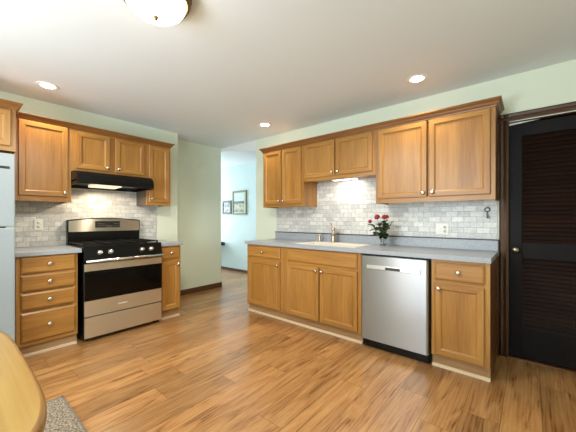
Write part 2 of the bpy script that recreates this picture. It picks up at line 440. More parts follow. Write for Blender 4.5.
# baseboards
b = MB(); b.box(-0.967, 0.012, -0.012, 0, 0, 0.085, bevel=0.003)
struct(b.build('baseboard_left', 'base_brown', loc=(-0.26, 0, 0), rot=(0, 0, LEFT)))
b = MB(); b.box(-0.36, -0.248, 0.0, 0.012, 0, 0.085, bevel=0.003); struct(b.build('baseboard_end', 'base_brown'))
b = MB(); b.box(-3.5, 2.4, 1.178, 1.19, 0, 0.055); struct(b.build('baseboard_hall', 'base_brown'))
# tiled backsplashes (thin marble slabs set on the walls)
b = MB(); b.box(1.074, 3.712, -0.008, 0, 0.9, 1.372)
b.box(1.79, 2.73, -0.008, 0, 1.37, 1.67)
struct(b.build('trim_1', 'tile'))
b = MB(); b.box(-2.86, -1.282, -0.008, 0, 0.86, 1.385); b.box(-2.33, -1.53, -0.008, 0, 1.38, 1.72)
struct(b.build('trim_2', 'tile', rot=(0, 0, LEFT)))

# closet door and its casing
def casing():
    b = MB()
    prof = [(0, 0), (0, -0.012), (0.012, -0.02), (0.03, -0.018), (0.052, -0.026), (0.066, -0.02), (0.066, 0)]   # across, out
    x0 = 3.724
    b.prism([(x0+u, v) for u, v in prof], 'z', 0, DZ+0.07)
    b.prism([(5.2-0.55-u, v) for u, v in prof], 'z', 0, DZ+0.07)
    # head piece
    b.prism([(v*1.05, DZ+0.075-u) for u, v in prof], 'x', x0-0.004, 4.654, mi=1)
    # jambs inside the opening
    b.box(DX0-0.002, DX0+0.004, 0.0, 0.12, 0, DZ); b.box(DX1-0.004, DX1+0.002, 0, 0.12, 0, DZ); b.box(DX0, DX1, 0, 0.12, DZ-0.004, DZ+0.002, mi=1)
    return struct(b.build('trim_3', ['walnut', 'walnut_h']))
casing()
d = bpy.data.objects.new('door_1', None); C.objects.link(d); d.location = (DX0+0.006, 0.014, 0); struct(d)
d['label'] = 'very dark louvered closet door in a brown casing at the right'
DW_ = DX1-DX0-0.012
b = MB()
zt = 2.012
for (x0, x1, z0, z1, mi) in ((0, 0.088, 0.02, zt, 0), (DW_-0.088, DW_, 0.02, zt, 0), (0.088, DW_-0.088, 0.02, 0.27, 1), (0.088, DW_-0.088, 0.86, 0.995, 1), (0.088, DW_-0.088, 1.905, zt, 1)):
    b.box(x0, x1, 0, 0.036, z0, z1, mi, bevel=0.002)
b.build('door_frame', ['door_dark', 'door_dark'], d)
for (z0, z1) in ((0.27, 0.86), (0.995, 1.905)):
    b = MB(); n = int((z1-z0)/0.034); st = (z1-z0)/n
    for i in range(n):
        zc = z0+(i+0.5)*st
        b.prism([(0.004, zc-0.021), (0.010, zc-0.024), (0.034, zc+0.018), (0.028, zc+0.022)], 'x', 0.086, DW_-0.086)
    b.build('louver_panel', 'louver', d)
b = MB(); b.lathe([(0.026, 0), (0.026, 0.004), (0.012, 0.008), (0.011, 0.03), (0.02, 0.036), (0.028, 0.05), (0.026, 0.062), (0.014, 0.07), (0, 0.071)], (0.046, 0, 0.935), (0, -1, 0))
b.build('door_knob', 'knob_metal', d)
b = MB(); b.prism([(0.0, DZ-0.008), (0.0, DZ-0.026), (0.2, DZ-0.008)], 'y', -0.002, 0.02); b.build('track_strip', 'whitepaint', d)
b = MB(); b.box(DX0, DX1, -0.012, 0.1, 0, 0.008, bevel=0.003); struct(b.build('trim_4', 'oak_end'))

# ------------------------------------------------------------------ cabinets
FT = 0.019
def knob(parent, x, y, z, big=1.18):
    b = MB(); b.lathe([(0.007*big, 0), (0.006*big, 0.012), (0.0135*big, 0.016), (0.016*big, 0.021), (0.0145*big, 0.027), (0.008*big, 0.030), (0, 0.0305)], (x, y, z), (0, -1, 0), 16)
    return b.build('knob', 'nickel', parent)
def door(parent, x0, x1, z0, z1, y, kx=None, kz=None, fw=0.047):
    b = MB()
    b.ringpanel(x0, x1, z0, z1, [(0, y), (0, y-0.014), (0.005, y-FT), (fw-0.004, y-FT), (fw+0.002, y-FT+0.004), (fw+0.008, y-FT+0.010)], 0, 1, 0)
    o = b.build('door', ['oak_v', 'oak_h'], parent)
    if kx is not None: knob(o, kx, y-FT, kz)
    return o
def drawer(parent, x0, x1, z0, z1, y, kn=True, name='drawer'):
    b = MB()
    b.ringpanel(x0, x1, z0, z1, [(0, y), (0, y-0.011), (0.013, y-FT)], 0, 0, 0)
    o = b.build(name, ['oak_h'], parent)
    if kn: knob(o, (x0+x1)/2, y-FT, (z0+z1)/2+0.002)
    return o
def carcass(parent, x0, x1, z0, z1, dep, side='oak_v', under=0.015, st=0.05):
    b = MB()
    b.box(x0, x0+0.016, -dep+0.019, 0, z0, z1, 1); b.box(x1-0.016, x1, -dep+0.019, 0, z0, z1, 1)
    b.box(x0+0.016, x1-0.016, -dep+0.019, 0, z0+under, z0+under+0.016, 1)
    b.box(x0+0.016, x1-0.016, -dep+0.019, 0, z1-0.016, z1, 1); b.box(x0+0.016, x1-0.016, -0.01, 0, z0+under, z1, 1)
    o = b.build('body', [side, side], parent)
    b = MB()
    b.box(x0, x0+st, -dep, -dep+0.019, z0, z1, 0); b.box(x1-st, x1, -dep, -dep+0.019, z0, z1, 0)
    b.box(x0+st, x1-st, -dep, -dep+0.019, z0, z0+0.05, 1); b.box(x0+st, x1-st, -dep, -dep+0.019, z1-0.06, z1, 1)
    b.box(x0+st, x1-st, -dep+0.012, -dep+0.019, z0+0.05, z1-0.06, 0)
    b.build('face_frame', ['oak_v', 'oak_h'], parent)
def wall_cab(label, loc, rz, w_, z0, z1, doors, dep=0.305, group=None, side='oak_v'):
    t = thing('wall_cabinet', label, 'cabinet', (loc[0], loc[1], z0), rz, group)
    carcass(t, 0, w_, 0, z1-z0, dep, side)
    for (a, b_, za, zb, k) in doors:
        kx = None if k is None else (b_-0.03 if k == 'r' else a+0.03)
        door(t, a, b_, za-z0, zb-z0, -dep, kx, za-z0+0.04)
    return t
def base_cab(label, loc, rz, w_, fronts, dep=0.60, side='oak_v', stile=0.05, toe_x=(0, 0)):
    t = thing('base_cabinet', label, 'cabinet', (loc[0], loc[1], 0), rz)
    b = MB()
    b.box(0, 0.016, -dep+0.019, -0.02, 0.10, 0.876); b.box(w_-0.016, w_, -dep+0.019, -0.02, 0.10, 0.876)
    b.box(0, 0.016, -dep+0.06, -0.02, 0.0, 0.10); b.box(w_-0.016, w_, -dep+0.06, -0.02, 0.0, 0.10)
    b.box(0.016, w_-0.016, -dep+0.019, -0.02, 0.10, 0.116); b.box(0.016, w_-0.016, -0.036, -0.02, 0.116, 0.876)
    b.build('body', [side], t)
    b = MB()
    b.box(0, stile, -dep, -dep+0.019, 0.10, 0.876, 0); b.box(w_-stile, w_, -dep, -dep+0.019, 0.10, 0.876, 0)
    b.box(stile, w_-stile, -dep, -dep+0.019, 0.10, 0.14, 1); b.box(stile, w_-stile, -dep, -dep+0.019, 0.836, 0.876, 1)
    b.box(stile, w_-stile, -dep, -dep+0.019, 0.67, 0.72, 1); b.box(stile, w_-stile, -dep+0.01, -dep+0.019, 0.14, 0.836, 0)
    b.build('face_frame', ['oak_v', 'oak_h'], t)
    b = MB(); b.box(toe_x[0], w_-toe_x[1], -dep+0.03, -dep+0.042, 0, 0.10); tk = b.build('toe_board', 'toe', t)
    b = MB(); b.prism([(-dep+0.03, 0), (-dep+0.014, 0), (-dep+0.016, 0.012), (-dep+0.023, 0.02), (-dep+0.03, 0.022)], 'x', toe_x[0], w_-toe_x[1]); b.build('shoe_strip', 'shoe', tk)
    for f in fronts:
        if f[0] == 'door':
            _, a, b_, za, zb, k = f
            door(t, a, b_, za, zb, -dep, b_-0.03 if k == 'r' else a+0.03, zb-0.042)
        elif f[0] == 'drawer': drawer(t, f[1], f[2], f[3], f[4], -dep)
        else: drawer(t, f[1], f[2], f[3], f[4], -dep, False, 'false_front')
    return t
def crown(name_label, loc, rz, x0, x1, dep, z, ends=(True, True), back0=0.0, hh=0.062):
    """crown moulding swept round the front and returned to the wall"""
    prof = [(0.001, 0), (0.006, 0), (0.008, 0.010), (0.018, 0.020), (0.024, 0.034), (0.038, 0.046), (0.042, 0.052), (0.042, hh), (0.001, hh)]
    path = [((x0, back0), (-1, 0)), ((x0, -dep), (-1, -1)), ((x1, -dep), (1, -1)), ((x1, 0), (1, 0))]
    if not ends[0]: path = [((x0, -dep), (0, -1))]+path[2:]
    if not ends[1]: path = path[:-2]+[((x1, -dep), (0, -1))]
    b = MB(); R = []
    for (px, py), (dx, dy) in path:
        R.append([b.bm.verts.new((px+dx*o, py+dy*o, z+h)) for o, h in prof])
    n = len(prof)
    for a, c in zip(R, R[1:]):
        for i in range(n): b.face([a[i], a[(i+1) % n], c[(i+1) % n], c[i]], 0)
    b.face(R[0]); b.face(list(reversed(R[-1])))
    return tag(b.build('crown_molding', 'oak_crown', loc=(loc[0], loc[1], 0), rot=(0, 0, rz)), name_label, 'molding')

UZ = 1.355; UT = 2.15
# sink wall, upper run (local x = world x, wall at y=0)
def WC(label, x0, x1, z0, doors, side='oak_v'):
    return wall_cab(label, (x0, -0.0005, 0), 0, x1-x0, z0, UT, [(a-x0, b_-x0, za, zb, k) for a, b_, za, zb, k in doors], side=side)
WC('two-door oak wall cabinet at the hall end of the sink wall', 1.095, 1.79, UZ, [(1.12, 1.432, 1.393, 2.10, 'r'), (1.445, 1.76, 1.393, 2.10, 'l')])
WC('short two-door oak wall cabinet above the lit sink', 1.791, 2.719, 1.655, [(1.815, 2.238, 1.693, 2.10, 'r'), (2.25, 2.684, 1.693, 2.10, 'l')])
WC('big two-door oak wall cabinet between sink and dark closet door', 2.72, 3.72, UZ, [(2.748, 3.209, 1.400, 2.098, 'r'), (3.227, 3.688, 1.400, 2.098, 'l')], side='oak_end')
crown('long oak crown molding along the cabinet tops over the sink', (0, 0), 0, 1.095, 3.72, 0.305, 2.105)
# stove wall, upper run (local x = world Y)
def WL(label, y0, y1, z0, doors, side='oak_v'):
    return wall_cab(label, (0.0005, y0, 0), LEFT, y1-y0, z0, UT+0.02, [(a-y0, b_-y0, za, zb, k) for a, b_, za, zb, k in doors], side=side)
WL('tall single-door oak wall cabinet left of the range hood', -2.745, -2.312, 1.37, [(-2.715, -2.34, 1.42, 2.125, 'r')])
WL('short two-door oak wall cabinet directly above the black range hood', -2.311, -1.545, 1.695, [(-2.27, -1.955, 1.727, 2.115, 'r'), (-1.90, -1.573, 1.727, 2.115, 'l')])
WL('narrow single-door oak wall cabinet right of the range hood', -1.544, -1.24, 1.37, [(-1.52, -1.265, 1.41, 2.115, 'l')], side='greywood')
crown('oak crown molding along the cabinet tops over the range', (0, 0), LEFT, -2.745, -1.24, 0.305, 2.125, ends=(False, True), hh=0.056)
# cabinet over the fridge
t = wall_cab('deep oak cabinet above the pale fridge', (0.0005, -3.70, 0), LEFT, 0.93, 1.76, UT+0.02, [(0.03, 0.46, 1.80, 2.10, 'r'), (0.47, 0.90, 1.80, 2.10, 'l')], dep=0.63)
crown('short oak crown molding capping the cabinet over the fridge', (0, 0), LEFT, -3.70, -2.77, 0.63, 2.108, ends=(True, True), hh=0.058)

# base cabinets, sink wall
base_cab('oak base cabinet with one drawer over one door, nearest the hall opening', (1.095, 0), 0, 0.65,
         [('drawer', 0.018, 0.58, 0.722, 0.853), ('door', 0.018, 0.58, 0.118, 0.688, 'r')], stile=0.07)
base_cab('wide oak sink cabinet with two doors below a plain false front', (1.746, 0), 0, 0.956,
         [('false', 0.055, 0.915, 0.718, 0.856), ('door', 0.045, 0.475, 0.112, 0.688, 'r'), ('door', 0.49, 0.918, 0.112, 0.688, 'l')], stile=0.05)
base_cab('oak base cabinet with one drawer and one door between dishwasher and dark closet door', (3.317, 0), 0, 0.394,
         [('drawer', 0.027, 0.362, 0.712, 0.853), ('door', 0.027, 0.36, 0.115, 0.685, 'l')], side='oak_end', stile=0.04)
b = MB(); b.box(0.392, 0.4065, -0.045, -0.009, 0, 0.876); b.build('scribe_strip', 'walnut', bpy.data.objects['base_cabinet.002'])
# base cabinets, stove wall
base_cab('oak base cabinet with four stacked drawers between fridge and range', (0, -2.766), LEFT, 0.436,
         [('drawer', 0.028, 0.418, 0.726, 0.866), ('drawer', 0.028, 0.418, 0.572, 0.709), ('drawer', 0.028, 0.418, 0.410, 0.552), ('drawer', 0.028, 0.418, 0.132, 0.385)], stile=0.04)
base_cab('narrow oak base cabinet with drawer and door right of the range', (0, -1.526), LEFT, 0.262,
         [('drawer', 0.02, 0.242, 0.722, 0.855), ('door', 0.02, 0.242, 0.115, 0.69, 'r')], stile=0.03)

# ------------------------------------------------------------------ countertops
t = thing('countertop', 'long grey laminate countertop over sink cabinets and dishwasher', 'countertop', (0, 0, 0.876))
b = MB(); SX0, SX1, SY0, SY1 = 1.86, 2.60, -0.53, -0.12
for (x0, x1, y0, y1) in ((1.08, SX0, -0.635, -0.009), (SX1, 3.72, -0.635, -0.009), (SX0, SX1, -0.635, SY0), (SX0, SX1, SY1, -0.009)):
    b.box(x0, x1, y0, y1, 0, 0.038)
b.build('slab', 'laminate', t)
b = MB(); b.box(1.066, 3.72, -0.028, -0.0085, 0.038, 0.13, bevel=0.002); lip = b.build('backsplash_lip', 'laminate', t)
b = MB(); b.box(1.064, 3.722, -0.031, -0.0085, 0.13, 0.140); b.box(3.716, 3.7225, -0.031, -0.0085, 0.038, 0.135); b.build('edge_strip', 'darkstrip', lip)
t = thing('countertop', 'short grey laminate countertop over the four-drawer cabinet left of the range', 'countertop', (0, 0, 0.876), LEFT)
b = MB(); b.box(-2.775, -2.303, -0.635, -0.009, 0, 0.038, bevel=0.003); b.build('slab', 'laminate', t)
t = thing('countertop', 'very short grey laminate countertop right of the range', 'countertop', (0, 0, 0.876), LEFT)
b = MB(); b.box(-1.528, -1.250, -0.635, -0.009, 0, 0.038, bevel=0.003); b.build('slab', 'laminate', t)

# ------------------------------------------------------------------ sink, faucet, soap pump
t = thing('kitchen_sink', 'pale low-rimmed sink set into the grey counter', 'sink', (2.23, -0.315, 0.914))
b = MB()
x0, x1, y0, y1 = -0.38, 0.38, -0.225, 0.225
R = []
for ins, z in ((0, 0), (0.002, 0.004), (0.022, 0.003), (0.035, -0.02), (0.045, -0.17), (0.06, -0.185)):
    R.append([b.bm.verts.new(p) for p in ((x0+ins, y0+ins, z), (x1-ins, y0+ins, z), (x1-ins, y1-ins-(0.06 if ins > 0.01 else 0), z), (x0+ins, y1-ins-(0.06 if ins > 0.01 else 0), z))])
for a, c in zip(R, R[1:]):
    for i in range(4): b.face([a[i], a[(i+1) % 4], c[(i+1) % 4], c[i]])
b.face(R[-1]); b.build('basin', 'cream_sink', t)
b = MB(); b.lathe([(0.04, 0), (0.04, 0.003), (0.03, 0.002), (0, 0.001)], (0, -0.02, -0.185)); b.build('drain', 'chrome', t)
t = thing('kitchen_faucet', 'brushed nickel faucet standing behind the sink', 'faucet', (2.115, -0.138, 0.9185))
b = MB(); b.lathe([(0.033, 0), (0.033, 0.006), (0.027, 0.012), (0.026, 0.06), (0.026, 0.165), (0.021, 0.178), (0, 0.186)]); b.build('body', 'warm_nickel', t)
b = MB(); b.tube([(0.006, -0.010, 0.085), (0.03, -0.052, 0.120), (0.06, -0.104, 0.138), (0.085, -0.147, 0.130), (0.094, -0.163, 0.108)], [0.014, 0.014, 0.014, 0.015, 0.016]); b.build('spout', 'warm_nickel', t)
b = MB(); b.tube([(-0.004, 0, 0.165), (-0.014, 0, 0.195), (-0.036, 0.0, 0.226)], [0.012, 0.009, 0.010]); b.build('lever', 'warm_nickel', t)
t = thing('soap_dispenser', 'small nickel soap pump left of the faucet', 'soap dispenser', (1.91, -0.128, 0.918))
b = MB(); b.lathe([(0.022, 0), (0.022, 0.006), (0.016, 0.012), (0.016, 0.07), (0.019, 0.085), (0.012, 0.097), (0, 0.099)]); b.build('post', 'warm_nickel', t)
b = MB(); b.tube([(0, 0, 0.085), (-0.008, -0.03, 0.088), (-0.015, -0.055, 0.078)], 0.0075); b.build('nozzle', 'warm_nickel', t)

# ------------------------------------------------------------------ vase and roses
VX, VY = 2.768, -0.24
t = thing('flower_vase', 'small clear glass vase of water on the counter', 'vase', (VX, VY, 0.914))
b = MB(); b.lathe([(0, 0.0), (0.027, 0.0), (0.029, 0.006), (0.030, 0.03), (0.033, 0.075), (0.040, 0.105), (0.037, 0.105), (0.030, 0.075), (0.027, 0.03), (0.025, 0.012), (0, 0.010)], n=28, cap=False)
b.build('glass_body', 'glass', t)
def rose(label, dx, dy, dz, size, leaves, seed):
    rnd = random.Random(seed)
    t = thing('rose', label, 'flower', (VX, VY, 0.928), 0, 'red roses in the vase')
    bx = rnd.uniform(-0.012, 0.012); by = rnd.uniform(-0.012, 0.012)
    P0 = Vector((bx, by, 0.0)); P1 = Vector((dx*0.3, dy*0.3, 0.095)); P2 = Vector((dx, dy, dz))
    curve = [P0*(1-s)**2+P1*2*s*(1-s)+P2*s*s for s in [i/8 for i in range(9)]]
    b = MB(); b.tube(curve, 0.0022, 6); b.build('stem', 'stem', t)
    b = MB()
    d = (P2-curve[-2]).normalized(); q = d.to_track_quat('Z', 'Y').to_matrix()
    b.lathe([(0.004*size, 0), (0.012*size, 0.006*size), (0.017*size, 0.018*size), (0.014*size, 0.03*size), (0.006*size, 0.033*size), (0, 0.03*size)], P2-d*0.006, d, 12)
    for k in range(9):   # overlapping petals
        a = k*2.4; r = (0.010+0.0011*k)*size
        c = P2+q@Vector((r*math.cos(a), r*math.sin(a), (0.012+0.001*(9-k))*size))
        t2 = bmesh.new(); bmesh.ops.create_uvsphere(t2, u_segments=8, v_segments=6, radius=1)
        ax = q@Vector((math.cos(a), math.sin(a), 0.25)).normalized(); qq = ax.to_track_quat('X', 'Z').to_matrix()
        for v in t2.verts: v.co = c+qq@Vector((v.co.x*0.0045*size, v.co.y*0.012*size, v.co.z*0.014*size))
        b.merge(t2, 0, True)
    b.build('bloom', 'red', t)
    for k in range(leaves):
        s = rnd.uniform(0.32, 0.86); P = P0*(1-s)**2+P1*2*s*(1-s)+P2*s*s
        a = rnd.uniform(0, 2*PI); ln = rnd.uniform(0.045, 0.075); el = rnd.uniform(-0.2, 1.1)
        f = Vector((math.cos(a)*math.cos(el), math.sin(a)*math.cos(el), math.sin(el))); sd = f.cross(Vector((0, 0, 1))).normalized(); up = sd.cross(f)
        b = MB(); rows = []
        for i, (u, wd) in enumerate(((0, 0.001), (0.2, 0.3), (0.45, 0.42), (0.75, 0.28), (1.0, 0.01))):
            c = P+f*ln*u-Vector((0, 0, 1))*ln*0.25*u*u
            rows.append([b.bm.verts.new(c-sd*ln*wd+up*ln*0.16), b.bm.verts.new(c), b.bm.verts.new(c+sd*ln*wd+up*ln*0.16)])
        for r0, r1 in zip(rows, rows[1:]):
            for i in range(2): b.face([r0[i], r0[i+1], r1[i+1], r1[i]], 0, True)
        b.build('leaf', 'leaf', t)
rose('left red rose drooping lowest out of the vase', -0.128, -0.015, 0.232, 0.95, 10, 3)
rose('tallest red rose upright in the vase', -0.055, -0.01, 0.272, 1.35, 18, 4)
rose('right-hand red rose of the two high blooms in the vase', 0.012, 0.0, 0.272, 1.2, 20, 5)
rose('smaller red rose at the outer right beside the two high blooms', 0.040, -0.005, 0.28, 0.95, 18, 6)
t = thing('leafy_sprig', 'bare green leafy sprig leaning right out of the vase', 'foliage', (VX, VY, 0.93))
b = MB(); b.tube([(0, 0, 0), (0.02, 0, 0.09), (0.055, 0, 0.18), (0.095, 0.0, 0.235)], 0.002, 6); b.build('stem', 'stem', t)
rnd = random.Random(11)
for k in range(14):
    s = 0.35+0.045*k; P = Vector((0.10*s**1.6, 0, 0.05+0.20*s)); a = rnd.uniform(0, 2*PI); ln = rnd.uniform(0.03, 0.05)
    f = Vector((math.cos(a)*0.8, math.sin(a)*0.8, 0.5)); sd = f.cross(Vector((0, 0, 1))).normalized()
    b = MB(); v = [b.bm.verts.new(p) for p in (P, P+f*ln*0.5-sd*ln*0.3, P+f*ln, P+f*ln*0.5+sd*ln*0.3)]; m_ = b.bm.verts.new(P+f*ln*0.5-Vector((0, 0, 0.003)))
    for i in range(4): b.face([v[i], v[(i+1) % 4], m_], 0, True)
    b.build('leaf', 'leaf', t)

# ------------------------------------------------------------------ dishwasher
t = thing('dishwasher', 'stainless steel dishwasher under the grey counter', 'dishwasher', (2.705, 0, 0))
b = MB(); b.box(0.004, 0.604, -0.585, -0.03, 0.10, 0.872); b.box(0.0, 0.609, -0.575, -0.05, 0.012, 0.10); b.build('tub', 'blackmat', t)
b = MB()
pr = [(0.010, -0.585), (0.010, -0.622), (0.013, -0.629), (0.021, -0.633), (0.580, -0.633), (0.592, -0.629), (0.597, -0.618), (0.598, -0.585)]
b.prism([(x, y) for x, y in pr], 'z', 0.085, 0.858); b.build('door', 'steel_dw', t)
b = MB(); b.box(0.02, 0.59, -0.60, -0.57, 0.012, 0.084); b.build('kick_plate', 'black', t)
b = MB(); b.prism([(-0.632, 0.742), (-0.644, 0.743), (-0.645, 0.745), (-0.645, 0.772), (-0.643, 0.775), (-0.632, 0.776)], 'x', 0.069, 0.242); b.prism([(-0.632, 0.742), (-0.644, 0.743), (-0.645, 0.745), (-0.645, 0.772), (-0.643, 0.775), (-0.632, 0.776)], 'x', 0.374, 0.537)
b.box(0.242, 0.374, -0.644, -0.632, 0.768, 0.776)
b.build('handle', 'handle_steel', t)
b = MB(); b.box(0.243, 0.373, -0.636, -0.632, 0.743, 0.766); b.build('handle_pocket', 'slot', t)

# ------------------------------------------------------------------ gas range
RC = -1.913; RW = 0.762
t = thing('gas_range', 'black and stainless steel gas range between oak cabinets', 'stove', (0.004, RC, 0), LEFT)
hw = RW/2
b = MB(); b.box(-hw, hw, -0.63, -0.02, 0.03, 0.905)
for sx in (-1, 1):
    for y in (-0.56, -0.08): b.lathe([(0.018, 0), (0.018, 0.03)], (sx*0.33, y, 0), n=12)
b.build('body', 'black', t)
b = MB(); b.box(-hw+0.003, hw-0.003, -0.662, -0.63, 0.25, 0.762, bevel=0.004); dr = b.build('oven_door', 'steel', t)
b = MB(); b.box(-hw+0.003, hw-0.003, -0.666, -0.659, 0.403, 0.690, bevel=0.002); b.build('window', 'ovenglass', dr)
b = MB()
mx = -0.098+0.06
for k, (wd, hh_, gap) in enumerate(((0.010, 0.011, 0), (0.006, 0.008, 0), (0.010, 0.011, 0), (0.008, 0.008, 0), (0.010, 0.012, 0), (0.007, 0.008, 0), (0.010, 0.011, 0))):
    b.box(mx-0.042+k*0.013, mx-0.042+k*0.013+wd, -0.6635, -0.6615, 0.318, 0.318+hh_)
b.build('emblem', 'mark', dr)
b = MB(); b.tube([(-hw+0.004, -0.705, 0.790), (hw-0.004, -0.705, 0.790)], 0.0145, 14)
for sx in (-1, 1): b.tube([(sx*(hw-0.03), -0.66, 0.775), (sx*(hw-0.03), -0.703, 0.789)], 0.011, 10)
b.build('handle', 'chrome', dr)
b = MB(); b.box(-hw+0.003, hw-0.003, -0.662, -0.63, 0.042, 0.240, bevel=0.004); b.build('drawer', 'steel', t)
b = MB(); b.prism([(-0.63, 0.775), (-0.668, 0.785), (-0.668, 0.80), (-0.640, 0.928), (-0.60, 0.930), (-0.58, 0.775)], 'x', -hw, hw); cp = b.build('control_panel', 'black', t)
for x in (-0.246, -0.150, 0.160, 0.258):
    b = MB(); dn = Vector((0, -0.976, 0.218)); o = Vector((x, -0.654, 0.864))
    b.lathe([(0.026, 0), (0.026, 0.004), (0.021, 0.006), (0.020, 0.022), (0.017, 0.027), (0, 0.028)], o, dn, 20)
    b.box(x-0.003, x+0.003, -0.690, -0.676, 0.853, 0.889)
    b.build('knob', 'chrome', cp)
b = MB(); b.box(-hw, hw, -0.62, -0.02, 0.905, 0.922, bevel=0.004); ct = b.build('cooktop', 'black', t)
for gx in (-0.25, 0.0, 0.25):
    b = MB(); g0, g1 = gx-0.118, gx+0.118
    for x in (g0, g1): b.box(x-0.006, x+0.006, -0.58, -0.10, 0.938, 0.950)
    for y in (-0.58, -0.46, -0.34, -0.22, -0.10): b.box(g0, g1, y-0.005, y+0.005, 0.938, 0.950)
    b.box(gx-0.005, gx+0.005, -0.58, -0.10, 0.938, 0.950)
    for x in (g0, g1):
        for y in (-0.57, -0.11): b.box(x-0.006, x+0.006, y-0.006, y+0.006, 0.921, 0.940)
    b.build('grate', 'blackmat', t)
for bx_, by_ in ((-0.25, -0.46), (-0.25, -0.2), (0.25, -0.46), (0.25, -0.2), (0, -0.33)):
    b = MB(); b.lathe([(0.045, 0), (0.045, 0.006), (0.032, 0.008), (0.032, 0.014), (0, 0.015)], (bx_, by_, 0.921), n=18); b.build('burner', 'blackmat', ct)
# backguard: black lower face, stainless arched upper face with clock panel
b = MB(); b.box(-hw+0.004, hw-0.004, -0.075, -0.012, 0.92, 1.055); b.box(-hw+0.004, hw-0.004, -0.058, -0.012, 1.05, 1.17)
n = 16; arch = [(-hw+0.002+(RW-0.004)*i/n, 1.186+0.026*(1-(2*i/n-1)**2)) for i in range(n+1)]
b.prism([(-hw+0.002, 1.05)]+arch+[(hw-0.002, 1.05)], 'y', -0.072, -0.012)
b.build('backguard', 'black', t)
arch2 = [(-hw+0.012+(RW-0.024)*i/n, 1.176+0.025*(1-(2*i/n-1)**2)) for i in range(n+1)]
b = MB(); b.prism([(-hw+0.012, 1.056)]+arch2+[(hw-0.012, 1.056)], 'y', -0.077, -0.07); bg = b.build('backguard_panel', 'steel', t)
b = MB(); b.box(-0.118, 0.144, -0.080, -0.076, 1.098, 1.172); dp = b.build('display', 'display', bg)
b = MB()
for r_ in range(2):
    for k in range(5): b.box(-0.10+k*0.017, -0.091+k*0.017, -0.0808, -0.0795, 1.118+r_*0.022, 1.124+r_*0.022)
    for k in range(4): b.box(0.076+k*0.016, 0.084+k*0.016, -0.0808, -0.0795, 1.112+r_*0.026, 1.121+r_*0.026)
b.box(-0.008, 0.06, -0.0808, -0.0795, 1.110, 1.119)
b.build('legend', 'legend', dp)

# ------------------------------------------------------------------ range hood
t = thing('range_hood', 'black under-cabinet range hood over the gas range', 'range hood', (0.001, 0, 0), LEFT)
b = MB()
prof = [(-0.01, 1.693), (-0.40, 1.693), (-0.455, 1.680), (-0.49, 1.648), (-0.502, 1.61), (-0.502, 1.560), (-0.492, 1.556), (-0.488, 1.585), (-0.06, 1.572), (-0.03, 1.545), (-0.01, 1.545)]
b.prism(prof, 'x', -2.308, -1.548, smooth=False)
b.box(-2.308, -2.300, -0.49, -0.01, 1.55, 1.60); b.box(-1.556, -1.548, -0.49, -0.01, 1.55, 1.60)
b.build('canopy', 'black', t)
b = MB(); b.prism([(-0.40, 1.583), (-0.39, 1.556), (-0.16, 1.550), (-0.15, 1.576)], 'x', -2.12, -1.86); b.build('light_lens', 'hoodglow', t)
b = MB(); b.box(-1.80, -1.70, -0.36, -0.25, 1.5725, 1.5765); b.build('sticker', 'sticker', t)
spot('hood_lamp', (0.33, -1.99, 1.545), (0.28, -1.95, 0.9), 15, (1.0, 0.84, 0.62), 165, 0.3, 0.03)

# ------------------------------------------------------------------ fridge
t = thing('refrigerator', 'pale grey refrigerator with two doors at the far left', 'refrigerator', (0.02, -3.695, 0), LEFT)
b = MB(); b.box(0, 0.905, -0.70, -0.0, 0.02, 1.715); b.build('body', 'fridge_side', t)
b = MB(); b.box(0, 0.905, -0.762, -0.702, 1.137, 1.715, bevel=0.008); d1 = b.build('freezer_door', 'fridge', t)
b = MB(); b.box(0, 0.905, -0.762, -0.702, 0.10, 1.127, bevel=0.008); d2 = b.build('fridge_door', 'fridge', t)
b = MB(); b.box(0.79, 0.872, -0.768, -0.760, 1.593, 1.612, bevel=0.003); b.build('badge', 'badge', d1)
b = MB(); b.tube([(0.06, -0.79, 1.18), (0.06, -0.80, 1.3), (0.06, -0.79, 1.5)], 0.012); b.build('handle', 'fridge', d1)
b = MB(); b.tube([(0.06, -0.79, 0.55), (0.06, -0.80, 0.8), (0.06, -0.79, 1.08)], 0.012); b.build('handle', 'fridge', d2)
b = MB(); b.box(0.85, 0.90, -0.757, -0.70, 1.1275, 1.1365); b.build('hinge', 'chrome', t)
b = MB(); b.box(0.02, 0.885, -0.72, -0.69, 0.02, 0.095); b.build('kick_grille', 'blackmat', t)

# ------------------------------------------------------------------ lights on the ceiling
t = thing('ceiling_light', 'round flush ceiling light with glowing frosted bowl and bronze pan', 'ceiling light', (2.36, -2.41, H))
b = MB(); b.lathe([(0.0, 0.0), (0.182, 0.0), (0.188, -0.010), (0.176, -0.022), (0.184, -0.034), (0.172, -0.048), (0.164, -0.050), (0.16, -0.03), (0, -0.03)], n=48, cap=False); b.build('pan', 'bronze', t)
b = MB(); b.lathe([(0.158, -0.045), (0.153, -0.065), (0.137, -0.090), (0.108, -0.112), (0.07, -0.127), (0.03, -0.133), (0, -0.134)], n=48, cap=False); b.build('glass_bowl', 'glow', t)
b = MB(); b.lathe([(0, -0.128), (0.014, -0.130), (0.015, -0.138), (0.008, -0.144), (0.009, -0.150), (0, -0.156)], n=16, cap=False); b.build('finial', 'bronze', t)
spot('ceiling_bulb', (2.36, -2.41, H-0.17), (2.36, -2.41, 0), 88, (1.0, 0.93, 0.82), 172, 0.35, 0.1)
cans = [((0.49, -2.535), 'recessed can light in the ceiling before the stove wall', 30),
        ((1.255, -0.435), 'recessed can light in the ceiling near the hall opening', 24),
        ((3.165, -0.462), 'recessed can light in the ceiling over the big wall cabinet', 30)]
